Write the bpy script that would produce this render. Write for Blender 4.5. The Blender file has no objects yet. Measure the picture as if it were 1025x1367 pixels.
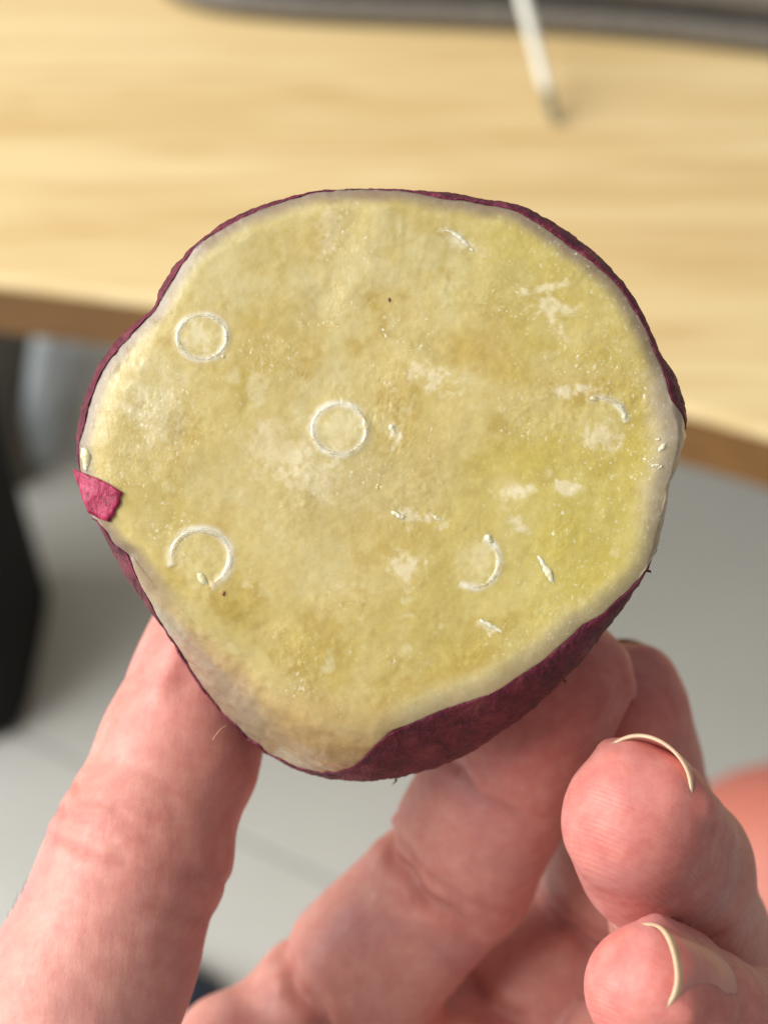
import bpy, math, random
import numpy as np
from mathutils import Vector, Matrix

random.seed(4)
rng = np.random.default_rng(7)
sc = bpy.context.scene
col = sc.collection

# ------------------------------------------------------------------ camera
PITCH = math.radians(50)
CAM = Vector((0, 0, 1.12))
FPX, W, H_ = 1875.0, 1025.0, 1367.0
cam = bpy.data.cameras.new('camera')
cam.sensor_fit = 'VERTICAL'; cam.sensor_height = 36.0
cam.lens = FPX / H_ * 36.0
cam.clip_start = 0.01; cam.clip_end = 60
cam.dof.use_dof = True; cam.dof.focus_distance = 0.152; cam.dof.aperture_fstop = 15.5
cam_o = bpy.data.objects.new('camera', cam); col.objects.link(cam_o)
cam_o.location = CAM; cam_o.rotation_euler = (math.pi / 2 - PITCH, 0, 0)
sc.camera = cam_o
CR = Matrix.Rotation(math.pi / 2 - PITCH, 4, 'X')
HELD = Matrix.Translation(CAM) @ CR @ Matrix.Translation((0, 0, -0.15))   # frame of the held potato

# ------------------------------------------------------------------ light
world = bpy.data.worlds.new('World'); sc.world = world; world.use_nodes = True
bg = world.node_tree.nodes['Background']
bg.inputs[0].default_value = (1.0, 0.99, 0.97, 1); bg.inputs[1].default_value = 0.30

def area(name, loc, target, sx, sy, power, colr):
    l = bpy.data.lights.new(name, 'AREA'); l.shape = 'RECTANGLE'; l.size = sx; l.size_y = sy
    l.energy = power; l.color = colr
    o = bpy.data.objects.new(name, l); col.objects.link(o); o.location = loc
    o.rotation_euler = (Vector(target) - Vector(loc)).to_track_quat('-Z', 'Y').to_euler()
    return o
area('window_light', (-1.75, 0.02, 2.2), (0.05, 0.25, 0.9), 2.1, 2.0, 106, (1.0, 0.985, 0.95))

sc.view_settings.view_transform = 'Standard'; sc.view_settings.look = 'None'
sc.view_settings.exposure = 0.0; sc.view_settings.gamma = 1.0
sc.view_settings.use_curve_mapping = False
sc.render.engine = 'CYCLES'
sc.cycles.use_denoising = True
try: sc.cycles.denoiser = 'OPENIMAGEDENOISE'
except Exception: pass
sc.cycles.max_bounces = 8

# ------------------------------------------------------------------ helpers
def lin(r, g, b):
    return tuple(((v / 255) / 12.92 if v / 255 <= 0.04045 else ((v / 255 + 0.055) / 1.055) ** 2.4) for v in (r, g, b))

def P(px, py, z):                                   # millimetres in the frame of the held potato
    px, py, z = np.broadcast_arrays(np.asarray(px, float), np.asarray(py, float), np.asarray(z, float))
    s = (150.0 - z) / FPX
    return np.stack([(px - W / 2) * s, -(py - H_ / 2) * s, z], -1)

def ray(px, py):
    d = CR.to_3x3() @ Vector(((px - W / 2) / FPX, -(py - H_ / 2) / FPX, -1))
    return d
def on_plane(px, py, z):
    d = ray(px, py); t = (z - CAM.z) / d.z
    return CAM + d * t
def at_dist(px, py, dist):
    return CAM + ray(px, py).normalized() * dist

_T = np.random.default_rng(11).random((64, 64, 64)).astype(np.float32) * 2 - 1
def vnoise(p):
    i = np.floor(p).astype(np.int64); f = (p - i).astype(np.float32); f = f * f * (3 - 2 * f)
    i &= 63; j = (i + 1) & 63
    x0, y0, z0 = i[..., 0], i[..., 1], i[..., 2]; x1, y1, z1 = j[..., 0], j[..., 1], j[..., 2]
    fx, fy, fz = f[..., 0], f[..., 1], f[..., 2]
    a = _T[x0, y0, z0] * (1 - fx) + _T[x1, y0, z0] * fx
    b = _T[x0, y1, z0] * (1 - fx) + _T[x1, y1, z0] * fx
    c = _T[x0, y0, z1] * (1 - fx) + _T[x1, y0, z1] * fx
    d = _T[x0, y1, z1] * (1 - fx) + _T[x1, y1, z1] * fx
    return (a * (1 - fy) + b * fy) * (1 - fz) + (c * (1 - fy) + d * fy) * fz
def fbm(p, scale, octs=4, seed=0.0, gain=0.5):
    q = np.asarray(p, float) / scale + seed * 7.31; a = 1.0; s = 0; n = 0
    for _ in range(octs):
        s = s + a * vnoise(q); n += a; a *= gain; q = q * 2.03 + 5.7
    return s / n
def sstep(a, b, x):
    t = np.clip((x - a) / (b - a), 0, 1); return t * t * (3 - 2 * t)

def mesh_obj(name, verts, faces, mat, parent=None, smooth=True, attrs=None, matrix=None):
    me = bpy.data.meshes.new(name)
    me.from_pydata(np.asarray(verts).tolist(), [], faces if isinstance(faces, list) else faces.tolist())
    if smooth: me.polygons.foreach_set('use_smooth', np.ones(len(me.polygons), bool))
    for k, v in (attrs or {}).items():
        v = np.asarray(v, np.float32)
        if v.ndim == 2:
            a = me.attributes.new(k, 'FLOAT_COLOR', 'POINT')
            a.data.foreach_set('color', np.concatenate([v, np.ones((len(v), 1), np.float32)], 1).ravel())
        else:
            a = me.attributes.new(k, 'FLOAT', 'POINT'); a.data.foreach_set('value', v)
    for m in (mat if isinstance(mat, (list, tuple)) else [mat]): me.materials.append(getattr(m, 'm', m))
    me.update()
    o = bpy.data.objects.new(name, me); col.objects.link(o)
    if parent is not None: o.parent = parent
    if matrix is not None: o.matrix_world = matrix
    return o

def empty(name, matrix):
    o = bpy.data.objects.new(name, None); col.objects.link(o); o.matrix_world = matrix
    o.empty_display_size = 0.02
    return o
def tag(o, label, cat, kind=None):
    if label: o['label'] = label
    if cat: o['category'] = cat
    if kind: o['kind'] = kind
    return o

def grid_faces(n, m, wrap=True):                     # rows m, columns n
    i = np.arange(n if wrap else n - 1); j = np.arange(m - 1)
    I, J = np.meshgrid(i, j); I = I.ravel(); J = J.ravel(); K = (I + 1) % n
    return np.stack([J * n + I, J * n + K, (J + 1) * n + K, (J + 1) * n + I], -1)

def tube(pts, rad, seg=10, flat=1.0, up=(0, 0, 1)):
    pts = np.asarray(pts, float); n = len(pts); rad = np.broadcast_to(np.asarray(rad, float), (n,))
    t = np.gradient(pts, axis=0); t /= np.linalg.norm(t, axis=1)[:, None]
    u = np.asarray(up, float); V = []
    for k in range(n):
        a = np.cross(t[k], u); a /= np.linalg.norm(a) + 1e-12; b = np.cross(a, t[k])
        for q in range(seg):
            w = 2 * math.pi * q / seg
            V.append(pts[k] + rad[k] * (a * math.cos(w) + flat * b * math.sin(w)))
    F = grid_faces(seg, n).tolist()
    F.append(list(range(seg))[::-1]); F.append([(n - 1) * seg + q for q in range(seg)])
    return np.array(V), F

def box_mesh(x0, x1, y0, y1, z0, z1, bev):
    import bmesh
    bm = bmesh.new(); bmesh.ops.create_cube(bm, size=1)
    for v in bm.verts:
        v.co = Vector((x0 + (v.co.x + .5) * (x1 - x0), y0 + (v.co.y + .5) * (y1 - y0), z0 + (v.co.z + .5) * (z1 - z0)))
    if bev: bmesh.ops.bevel(bm, geom=bm.edges[:], offset=bev, segments=3, affect='EDGES', profile=0.5)
    V = [tuple(v.co) for v in bm.verts]; F = [[v.index for v in f.verts] for f in bm.faces]
    bm.free(); return V, F

# ------------------------------------------------------------------ node materials
class M:
    def __init__(s, name):
        s.m = bpy.data.materials.new(name); s.m.use_nodes = True; s.t = s.m.node_tree
        s.b = s.t.nodes['Principled BSDF']
    def n(s, typ, **kw):
        n = s.t.nodes.new(typ)
        for k, v in kw.items():
            if k.startswith('_'): setattr(n, k[1:], v)
            else: n.inputs[k.replace('__', ' ')].default_value = v
        return n
    def l(s, a, b): s.t.links.new(a, b)
    def set(s, **kw):
        for k, v in kw.items(): s.b.inputs[k.replace('__', ' ')].default_value = v
    def coord(s, scale=(1, 1, 1), rot=(0, 0, 0)):
        tc = s.n('ShaderNodeTexCoord'); mp = s.n('ShaderNodeMapping')
        mp.inputs['Scale'].default_value = scale; mp.inputs['Rotation'].default_value = rot
        s.l(tc.outputs['Object'], mp.inputs[0]); return mp.outputs[0]
    def noise(s, vec, scale, detail=4, rough=.55, dist=0):
        n = s.n('ShaderNodeTexNoise', Scale=scale, Detail=detail, Roughness=rough, Distortion=dist)
        s.l(vec, n.inputs['Vector']); return n.outputs[0]
    def ramp(s, fac, stops):
        r = s.n('ShaderNodeValToRGB'); e = r.color_ramp.elements
        while len(e) < len(stops): e.new(0.5)
        for el, (p, c) in zip(e, stops):
            el.position = p; el.color = tuple(c) + (1,) if len(c) == 3 else c
        s.l(fac, r.inputs[0]); return r.outputs[0]
    def mix(s, fac, a, b, mode='MIX'):
        m = s.n('ShaderNodeMix', _data_type='RGBA', _blend_type=mode)
        for k, v in ((0, fac), (6, a), (7, b)):
            if isinstance(v, (int, float)): m.inputs[k].default_value = v
            elif isinstance(v, tuple): m.inputs[k].default_value = v + (1,) if len(v) == 3 else v
            else: s.l(v, m.inputs[k])
        return m.outputs[2]
    def math(s, op, a, b=0.0):
        m = s.n('ShaderNodeMath', _operation=op)
        for k, v in ((0, a), (1, b)):
            if isinstance(v, (int, float)): m.inputs[k].default_value = v
            else: s.l(v, m.inputs[k])
        m.inputs[2].default_value = .10
        return m.outputs[0]
    def attr(s, name):
        a = s.n('ShaderNodeAttribute', _attribute_name=name); return a
    def bump(s, h, strength, dist, prev=None):
        b = s.n('ShaderNodeBump', Strength=strength, Distance=dist); s.l(h, b.inputs['Height'])
        if prev is not None: s.l(prev, b.inputs['Normal'])
        return b.outputs[0]
    def color(s, c): s.l(c, s.b.inputs['Base Color'])
    def normal(s, c): s.l(c, s.b.inputs['Normal'])

def sss(m, w, rad, scale):
    m.set(Subsurface__Weight=w, Subsurface__Radius=rad, Subsurface__Scale=scale)

# potato flesh: pigment per point ('tint') with fine mottling, painted glint specks and wet micro relief
mf = M('potato_flesh')
c = mf.coord()
t = mf.attr('tint').outputs['Color']
n1 = mf.noise(c, 700, 5, .6); n2 = mf.noise(c, 3000, 4, .65)
t2 = mf.mix(mf.ramp(n1, [(.3, (0, 0, 0)), (.72, (1, 1, 1))]), mf.mix(1.0, t, (.93, .91, .82), 'MULTIPLY'), mf.mix(1.0, t, (1.06, 1.07, 1.12), 'MULTIPLY'))
sp = mf.math('MULTIPLY', mf.ramp(mf.noise(c, 2400, 3, .6), [(.60, (0, 0, 0)), (.76, (1, 1, 1))]), mf.math('MULTIPLY_ADD', mf.attr('grain').outputs['Fac'], .5))  # white starch speckle, doubling as sparkle painted into the colour
vd = mf.n('ShaderNodeTexVoronoi', _feature='F1', Scale=2100.0)
vn_ = mf.n('ShaderNodeTexNoise', Scale=2600.0, Detail=2.0); mf.l(mf.coord(), vn_.inputs['Vector'])
va = mf.n('ShaderNodeVectorMath', _operation='MULTIPLY_ADD'); mf.l(vn_.outputs[1], va.inputs[0]); va.inputs[1].default_value = (.0007,) * 3; mf.l(mf.coord((1, .7, 1), (0, 0, .3)), va.inputs[2])
mf.l(va.outputs[0], vd.inputs['Vector'])
vsep = mf.n('ShaderNodeSeparateColor'); mf.l(vd.outputs['Color'], vsep.inputs[0])
glint_dots = mf.math('MULTIPLY', mf.ramp(vd.outputs['Distance'], [(.12, (1, 1, 1)), (.36, (0, 0, 0))]), mf.ramp(vsep.outputs[0], [(.5, (0, 0, 0)), (1.0, (1, 1, 1))]))  # cream starch dots, with crisp glints painted into the base colour
glint_dots = mf.math('MULTIPLY', glint_dots, mf.math('MULTIPLY_ADD', mf.attr('grain').outputs['Fac'], .85))
mf.color(mf.mix(glint_dots, mf.mix(sp, t2, lin(240, 230, 180)), lin(250, 246, 222)))
mf.l(mf.math('MULTIPLY', mf.math('SUBTRACT', 1.0, glint_dots), .6), mf.b.inputs['Subsurface Weight'])
bn = mf.bump(n1, .15, .00022)
gb = mf.n('ShaderNodeBump', Distance=.00014); mf.l(n2, gb.inputs['Height']); mf.l(bn, gb.inputs['Normal'])
mf.l(mf.math('MULTIPLY_ADD', mf.attr('grain').outputs['Fac'], .45), gb.inputs['Strength'])
mf.normal(gb.outputs[0])
rg = mf.ramp(mf.noise(c, 260, 4, .6), [(.3, (.18,) * 3), (.7, (.36,) * 3)]); mf.l(rg, mf.b.inputs['Roughness'])
sss(mf, .65, (1.0, .85, .5), .0014); mf.set(Specular__IOR__Level=.55)

mk = M('potato_skin')
c = mk.coord((1, 1, .45)); e = mk.attr('edge').outputs['Fac']
n1 = mk.noise(c, 420, 6, .65, .6); n2 = mk.noise(c, 1800, 4, .6)
base = mk.ramp(n1, [(.30, lin(52, 16, 24)), (.46, lin(92, 24, 42)), (.58, lin(112, 36, 52)), (.72, lin(134, 72, 66))])
mk.color(mk.mix(mk.math('MULTIPLY', e, .8), base, lin(134, 28, 76)))
bn = mk.bump(n1, 1.0, .0011); bn = mk.bump(n2, .9, .0003, bn); mk.normal(bn)
mk.set(Roughness=.55); sss(mk, .12, (1, .3, .35), .0006)

ml = M('torn_skin')
c = ml.coord((1, .5, 1), (0, 0, .5))
n1 = ml.noise(c, 1400, 5, .65)
ml.color(ml.ramp(n1, [(.3, lin(96, 12, 40)), (.48, lin(160, 30, 72)), (.62, lin(186, 58, 98)), (.75, lin(214, 120, 140))]))
ml.normal(ml.bump(n1, .6, .0003)); ml.set(Roughness=.4); sss(ml, .2, (1, .3, .4), .0006)

mr = M('starch_ring')
mr.set(Base__Color=(.93, .92, .85, 1), Roughness=.12, IOR=1.36, Transmission__Weight=.88)
mr.normal(mr.bump(mr.noise(mr.coord(), 1500, 3), .4, .0001))
mcr = M('starch_crumb')
c = mcr.coord(); mcr.color(mcr.ramp(mcr.noise(c, 900, 3), [(.3, lin(226, 212, 160)), (.7, lin(246, 240, 212))]))
mcr.set(Roughness=.4); sss(mcr, .4, (1, .9, .6), .0008)
md = M('dark_speck'); md.color(md.ramp(md.noise(md.coord(), 1500, 3), [(.3, lin(80, 44, 20)), (.7, lin(150, 84, 60))])); md.set(Roughness=.5)

# hand skin: pink flesh with rosier tips and darker red folds
def skin_mat(name, print_ridges):
    m = M(name); c = m.coord()
    fl = m.attr('flush').outputs['Fac']; cr = m.attr('crease').outputs['Fac']
    n1 = m.noise(c, 90, 5, .6); n2 = m.noise(c, 420, 5, .65)
    a = m.ramp(n1, [(.3, lin(207, 147, 136)), (.55, lin(212, 155, 144)), (.75, lin(218, 165, 154))])
    a = m.mix(m.math('MULTIPLY', fl, .9), a, lin(196, 104, 101))
    a = m.mix(m.math('MULTIPLY', cr, .4), a, lin(160, 76, 66))
    a = m.mix(.32, a, m.ramp(n2, [(.35, lin(196, 112, 100)), (.65, lin(226, 166, 150))]))
    a = m.mix(m.math('MULTIPLY', m.ramp(m.noise(c, 60, 3, .5, .8), [(.52, (0, 0, 0)), (.68, (1, 1, 1))]), .35), a, lin(176, 124, 128))
    m.color(a)
    m.l(m.ramp(m.noise(c, 1300, 3), [(.3, (.34,) * 3), (.7, (.58,) * 3)]), m.b.inputs['Roughness'])
    vo = m.n('ShaderNodeTexVoronoi', _feature='DISTANCE_TO_EDGE', Scale=1700.0); 
    wv = m.mix(.4, c, m.n('ShaderNodeTexNoise', Scale=300.0).outputs[1]) if False else c
    m.l(wv, vo.inputs['Vector'])
    st = m.noise(m.coord((1, .22, .6), (0, 0, -.5)), 1000, 5, .65)
    b = m.bump(m.ramp(vo.outputs[0], [(0, (0, 0, 0)), (.18, (1, 1, 1))]), .10, .00008)
    b = m.bump(st, .28, .00025, b)
    if print_ridges:
        w = m.n('ShaderNodeTexWave', _wave_type='BANDS', _bands_direction='Y', Scale=640.0, Distortion=3.5, Detail=1.0)
        w.inputs['Detail Scale'].default_value = .07
        m.l(m.coord((1, 1, 1), (.3, 0, .45)), w.inputs['Vector'])
        b2 = m.n('ShaderNodeBump', Distance=.00012); m.l(w.outputs[1], b2.inputs['Height']); m.l(b, b2.inputs['Normal'])
        m.l(m.math('MULTIPLY', m.attr('pad').outputs['Fac'], .2), b2.inputs['Strength']); b = b2.outputs[0]
    m.normal(b)
    m.set(Roughness=.48, Specular__IOR__Level=.32)
    sss(m, .7, (1.0, .38, .24), .0018)
    return m
ms = skin_mat('hand_skin', True)
mleg = M('leg_skin'); mleg.color(mleg.ramp(mleg.noise(mleg.coord(), 14, 4), [(.3, lin(184, 104, 90)), (.7, lin(200, 124, 108))])); mleg.set(Roughness=.5)
sss(mleg, .3, (1, .35, .2), .006)
mn = M('nail_plate'); mn.color(mn.ramp(mn.noise(mn.coord((1, 1, 1)), 260, 3), [(.3, lin(208, 132, 124)), (.7, lin(220, 152, 143))])); mn.set(Roughness=.3)
sss(mn, .5, (1, .4, .3), .0015)
mne = M('nail_free_edge'); mne.color(mne.ramp(mne.noise(mne.coord(), 500, 3), [(.3, lin(190, 160, 130)), (.7, lin(206, 180, 150))])); mne.set(Roughness=.32)
sss(mne, .4, (1, .8, .5), .001)

mw = M('beech_top')
c = mw.coord((.9, 9, 9), (0, 0, .20))
g1 = mw.noise(c, 3.2, 6, .55, .5); g2 = mw.noise(mw.coord((3, 60, 60), (0, 0, .20)), 5, 5, .6)
a = mw.ramp(g1, [(.3, lin(206, 174, 114)), (.45, lin(222, 194, 138)), (.58, lin(229, 205, 151)), (.75, lin(211, 180, 121))])
a = mw.mix(.3, a, mw.ramp(g2, [(.35, lin(202, 170, 118)), (.65, lin(234, 214, 172))])); mw.color(a)
gl = mw.ramp(mw.noise(mw.coord((.5, 7, 7), (0, 0, .20)), 4.5, 4, .5, .3), [(.50, (0, 0, 0)), (.535, (1, 1, 1)), (.57, (0, 0, 0))])
a = mw.mix(mw.math('MULTIPLY', gl, .45), a, lin(192, 150, 92)); mw.color(a)
mw.set(Roughness=.42); mw.normal(mw.bump(g2, .1, .0004))
me_ = M('edge_band_wood')
c = me_.coord((1.5, 40, 40)); g1 = me_.noise(c, 4, 5, .6)
me_.color(me_.ramp(g1, [(.3, lin(114, 78, 32)), (.7, lin(136, 96, 42))])); me_.set(Roughness=.45)
mt = M('floor_tile')
c = mt.coord(); a = mt.ramp(mt.noise(c, 5, 6, .6), [(.3, lin(206, 207, 202)), (.7, lin(215, 216, 211))])
mt.color(mt.mix(.25, a, mt.ramp(mt.noise(c, 120, 3), [(.4, lin(194, 198, 196)), (.6, lin(218, 222, 219))]))); mt.set(Roughness=.35)
mg = M('grout'); mg.color(mg.ramp(mg.noise(mg.coord(), 60, 4), [(.3, lin(158, 160, 156)), (.7, lin(172, 174, 170))])); mg.set(Roughness=.8)
def plain(name, c0, c1, rough, scale=40, metal=0, bump=0.0):
    m = M(name); n = m.noise(m.coord(), scale, 4, .6); m.color(m.ramp(n, [(.3, lin(*c0)), (.7, lin(*c1))]))
    m.set(Roughness=rough, Metallic=metal)
    if bump: m.normal(m.bump(n, .4, bump))
    return m
mblk = plain('black_plastic', (3, 3, 3), (6, 6, 6), .8); mblk.b.inputs['Specular IOR Level'].default_value = .2
mdk = plain('dark_fabric', (96, 92, 84), (124, 119, 109), .8, 300, 0, .001)
mleg2 = plain('pale_metal', (214, 226, 234), (226, 236, 242), .35)
mpad = plain('grey_case_shell', (98, 93, 86), (118, 112, 103), .5, 200)
mpad2 = plain('charcoal_case_band', (58, 57, 57), (74, 72, 70), .55, 200)
mst = plain('white_stick_plastic', (226, 226, 214), (240, 240, 230), .35)
mtip = plain('grey_tip', (112, 108, 90), (138, 132, 112), .5)
mnavy = plain('navy_rubber', (30, 40, 58), (44, 56, 78), .6)

# ------------------------------------------------------------------ floor
A = on_plane(40, 985, 0.0); B = on_plane(420, 1165, 0.0)
ang = math.atan2(B.y - A.y, B.x - A.x); TS = 0.6
fl_m = Matrix.Translation((A.x, A.y, 0)) @ Matrix.Rotation(ang, 4, 'Z')
V, F = box_mesh(-4.2, 4.2, -4.2, 4.2, -0.1, -0.0035, 0)
floor = mesh_obj('floor', V, F, mg, smooth=False, matrix=fl_m); floor['kind'] = 'structure'
V, F = box_mesh(0.002, TS - 0.002, 0.002, TS - 0.002, -0.012, 0.0, 0.0012)
tile0 = mesh_obj('tile', V, F, mt, floor, smooth=False)
for i in range(-6, 6):
    for j in range(-6, 6):
        o = tile0 if (i, j) == (0, 0) else tile0.copy()
        if o is not tile0: col.objects.link(o); o.parent = floor
        o.matrix_parent_inverse = Matrix.Identity(4)
        o.location = (i * TS + 0.36, j * TS, 0)

# ------------------------------------------------------------------ desk
DZ, DT = 0.74, 0.032
edge_px = [(-700, 330), (-300, 349), (0, 374), (200, 402), (460, 447), (700, 494), (920, 548), (1025, 576), (1300, 660), (1500, 730)]
ep = np.array([[*on_plane(x, y, DZ)][:2] for x, y in edge_px])
co = np.polyfit(ep[:, 0], ep[:, 1], 3)
xs = np.linspace(-0.72, 0.62, 90); ys = np.polyval(co, xs)
YB = 1.08
desk = empty('desk', Matrix.Translation((0, 0.7, 0)))
tag(desk, 'light beech wood desk with a brown front edge', 'desk')
DI = Vector((0, 0.7, 0))
def front_profile(x, y):                               # rounded nose of the table top
    r = .004; out = [(YB, DZ)]
    for k in range(5):
        w = math.pi / 2 * k / 4; out.append((y + r - r * math.sin(w), DZ - r + r * math.cos(w)))
    out += [(y + .0005, DZ - .0045), (y + .02, DZ - .0045), (y + .02, DZ - DT + .001), (YB, DZ - DT + .001)]
    return [(x, a, b) for a, b in out]
V = []; 
for x, y in zip(xs, ys): V += front_profile(x, y)
V = np.array(V) - np.array(DI); n = 10; m = len(xs)
F = grid_faces(n, m).tolist(); F.append(list(range(n))); F.append([(m - 1) * n + k for k in range(n)][::-1])
mesh_obj('tabletop', V, F, mw, desk, smooth=False).matrix_parent_inverse = Matrix.Identity(4)
V = []
for x, y in zip(xs, ys):
    for a, b in [(y + .0199, DZ - .0048), (y, DZ - .0048), (y, DZ - DT + .003), (y + .003, DZ - DT), (y + .0199, DZ - DT)]: V.append((x, a, b))
V = np.array(V) - np.array(DI); n = 5
F = grid_faces(n, m).tolist(); F.append(list(range(n))); F.append([(m - 1) * n + k for k in range(n)][::-1])
mesh_obj('edge_band', V, F, me_, desk, smooth=False)
def leg(p0, p1, r=.02):
    p0 = Vector(p0) - DI; p1 = Vector(p1) - DI
    ts = np.linspace(0, 1, 6); pts = [np.array(p0.lerp(p1, t)) for t in ts]
    V, F = tube(pts, [r] * 6, 16, 1, (0, 1, 0)); mesh_obj('leg', V, F, mleg2, desk)
lt = on_plane(45, 612, 0.0)
kk = ray(76, 430); tl = (lt.y - .02) / kk.y; top = CAM + kk * tl
dirv = (top - lt); tt = (DZ - DT + .002 - lt.z) / dirv.z
leg(lt + dirv * tt, lt, .020)
leg((.5, 1.02, DZ - DT + .002), (.53, 1.04, 0)); leg((.52, .42, DZ - DT + .002), (.56, .40, 0)); leg((-.62, .62, DZ - DT + .002), (-.67, .60, 0))

# ------------------------------------------------------------------ things under the desk
def rounded_box_thing(name, label, cat, c, sx, sy, h, taper, mat, mat2, rot):
    root = empty(name, Matrix.Translation(c) @ Matrix.Rotation(rot, 4, 'Z')); tag(root, label, cat)
    nn = 40; prof = [(0, .0), (.96, .0), (1, .012), (1 + taper, h - .02), (1 + taper + .03, h - .018), (1 + taper + .03, h), (1 + taper - .05, h), (1 + taper - .06, h - .03), (.93, .02), (0, .02)]
    V = []
    for s, z in prof:
        for k in range(nn):
            w = 2 * math.pi * k / nn; cx, sy_ = math.cos(w), math.sin(w); e = .38
            V.append((s * sx * math.copysign(abs(cx) ** e, cx), s * sy * math.copysign(abs(sy_) ** e, sy_), z))
    mesh_obj('bin_body', V, grid_faces(nn, len(prof)), mat, root)
    nn2 = nn; V = []
    for s, z in [(1 + taper + .03, h - .03), (1 + taper + .045, h - .028), (1 + taper + .045, h + .004), (1 + taper + .02, h + .006)]:
        for k in range(nn):
            w = 2 * math.pi * k / nn; cx, sy_ = math.cos(w), math.sin(w); e = .38
            V.append((s * sx * math.copysign(abs(cx) ** e, cx), s * sy * math.copysign(abs(sy_) ** e, sy_), z))
    mesh_obj('rim', V, grid_faces(nn, 4), mat2, root)
    return root
bb = on_plane(52, 985, 0.0)
rounded_box_thing('waste_bin', 'black plastic bin standing on the tiles under the desk', 'bin', Vector((bb.x - .115, bb.y + .09, 0)), .105, .10, .36, .03, mblk, mblk, .0)
# soft dark bag slumped behind the bin
bagc = on_plane(-12, 560, 0.0)
bag = empty('bag', Matrix.Translation(bagc)); tag(bag, 'dark grey fabric bag slumped on the floor behind the black bin', 'bag')
th = np.linspace(0, 2 * np.pi, 48, endpoint=False); V = []
for k, zz in enumerate(np.linspace(0, 1, 22)):
    rr = (1 - zz ** 4) ** .5 * (1 - .25 * zz) if k < 21 else .02
    q = np.stack([np.cos(th) * .085 * rr, np.sin(th) * .12 * rr, 0 * th + zz * .30], -1)
    q[:, :2] *= (1 + .12 * fbm(q, .08, 3)[:, None]); V.append(q)
V = np.concatenate(V); F = grid_faces(48, 22).tolist(); F.append(list(range(48))[::-1]); F.append([21 * 48 + k for k in range(48)])
mesh_obj('bag_body', V, F, mdk, bag)
for s in (-1, 1):
    a = np.linspace(0, np.pi, 16); pts = np.stack([.035 * np.cos(a), 0 * a + s * .03, .275 + .075 * np.sin(a)], -1)
    V, F = tube(pts, .007, 8, .5, (0, 1, 0)); mesh_obj('handle', V, F, mdk, bag)
# navy slipper
sp = on_plane(250, 1332, 0.0)
sl = empty('slipper', Matrix.Translation((sp.x, sp.y - .1, 0)) @ Matrix.Rotation(.15, 4, 'Z')); tag(sl, 'navy blue rubber slipper on the pale floor tiles', 'slipper')
def sole(z0, z1, name):
    V = []; nn = 44
    for sc_, z in ((.0, z0), (.95, z0), (1, z0 + .004), (1, z1 - .004), (.96, z1), (0, z1)):
        for k in range(nn):
            w = 2 * math.pi * k / nn; y = math.sin(w) * .13; wd = .042 + .010 * math.sin(w) - .008 * math.cos(2 * w)
            V.append((sc_ * math.cos(w) * wd, sc_ * y, z))
    mesh_obj(name, V, grid_faces(nn, 6), mnavy, sl)
sole(0, .024, 'sole')
V = []
for y in np.linspace(-.005, .10, 12):
    for w in np.linspace(-.02, np.pi + .02, 16):
        s = 1 - .45 * max(0, (y - .03) / .07) ** 2
        V.append((math.cos(w) * .051 * (1 - .2 * max(0, (y - .05) / .05)), y, .016 + math.sin(w) * .05 * s))
so = mesh_obj('strap', V, grid_faces(16, 12, False), mnavy, sl); md_ = so.modifiers.new('thick', 'SOLIDIFY'); md_.thickness = .005

# ------------------------------------------------------------------ things on the desk
# grey rounded case at the back of the desk, its front edge runs across the picture top
cp = [(186, -60), (196, -20), (225, 10), (290, 27), (400, 37), (520, 42), (640, 47), (760, 53), (900, 65), (1030, 80), (1180, 102), (1330, 122)]
cpts = np.array([[*on_plane(x, y, DZ)][:2] for x, y in cp])
tq = np.linspace(0, 1, len(cpts)); t2_ = np.linspace(0, 1, 80)
cx = np.interp(t2_, tq, cpts[:, 0]); cy = np.interp(t2_, tq, cpts[:, 1])
ker = np.ones(7) / 7
cxs = np.convolve(np.pad(cx, 3, 'edge'), ker, 'valid'); cys = np.convolve(np.pad(cy, 3, 'edge'), ker, 'valid')
tan = np.stack([np.gradient(cxs), np.gradient(cys)], -1); tan /= np.linalg.norm(tan, axis=1)[:, None]
nor = np.stack([tan[:, 1], -tan[:, 0]], -1)                  # outward, towards the camera
case_c = Vector((float(cxs.mean()), float(cys.mean()) + .1, DZ))
case = empty('case', Matrix.Translation(case_c)); tag(case, 'dark grey rounded case lying on the wooden desk behind the white stick', 'case')
def sweep(name, prof, mat, close=True):
    V = []
    for k in range(80):
        for d, z in prof: V.append((cxs[k] - nor[k, 0] * d, cys[k] - nor[k, 1] * d, DZ + z))
    n = len(prof); V = np.array(V) - np.array(case_c)
    F = grid_faces(n, 80).tolist(); F.append(list(range(n))[::-1]); F.append([79 * n + q for q in range(n)])
    return mesh_obj(name, V, F, mat, case)
sweep('lower_shell', [(.006, .0005), (.002, .002), (0, .006), (.0005, .010), (.003, .0125), (.012, .0135), (.10, .0135), (.10, .0005)], mpad)
sweep('seam_band', [(.009, .0132), (.0065, .0145), (.0065, .0185), (.009, .020), (.10, .020), (.10, .0132)], mpad2)
sweep('upper_shell', [(.010, .0195), (.006, .021), (.005, .025), (.008, .030), (.016, .033), (.10, .034), (.10, .0195)], mpad)
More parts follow.
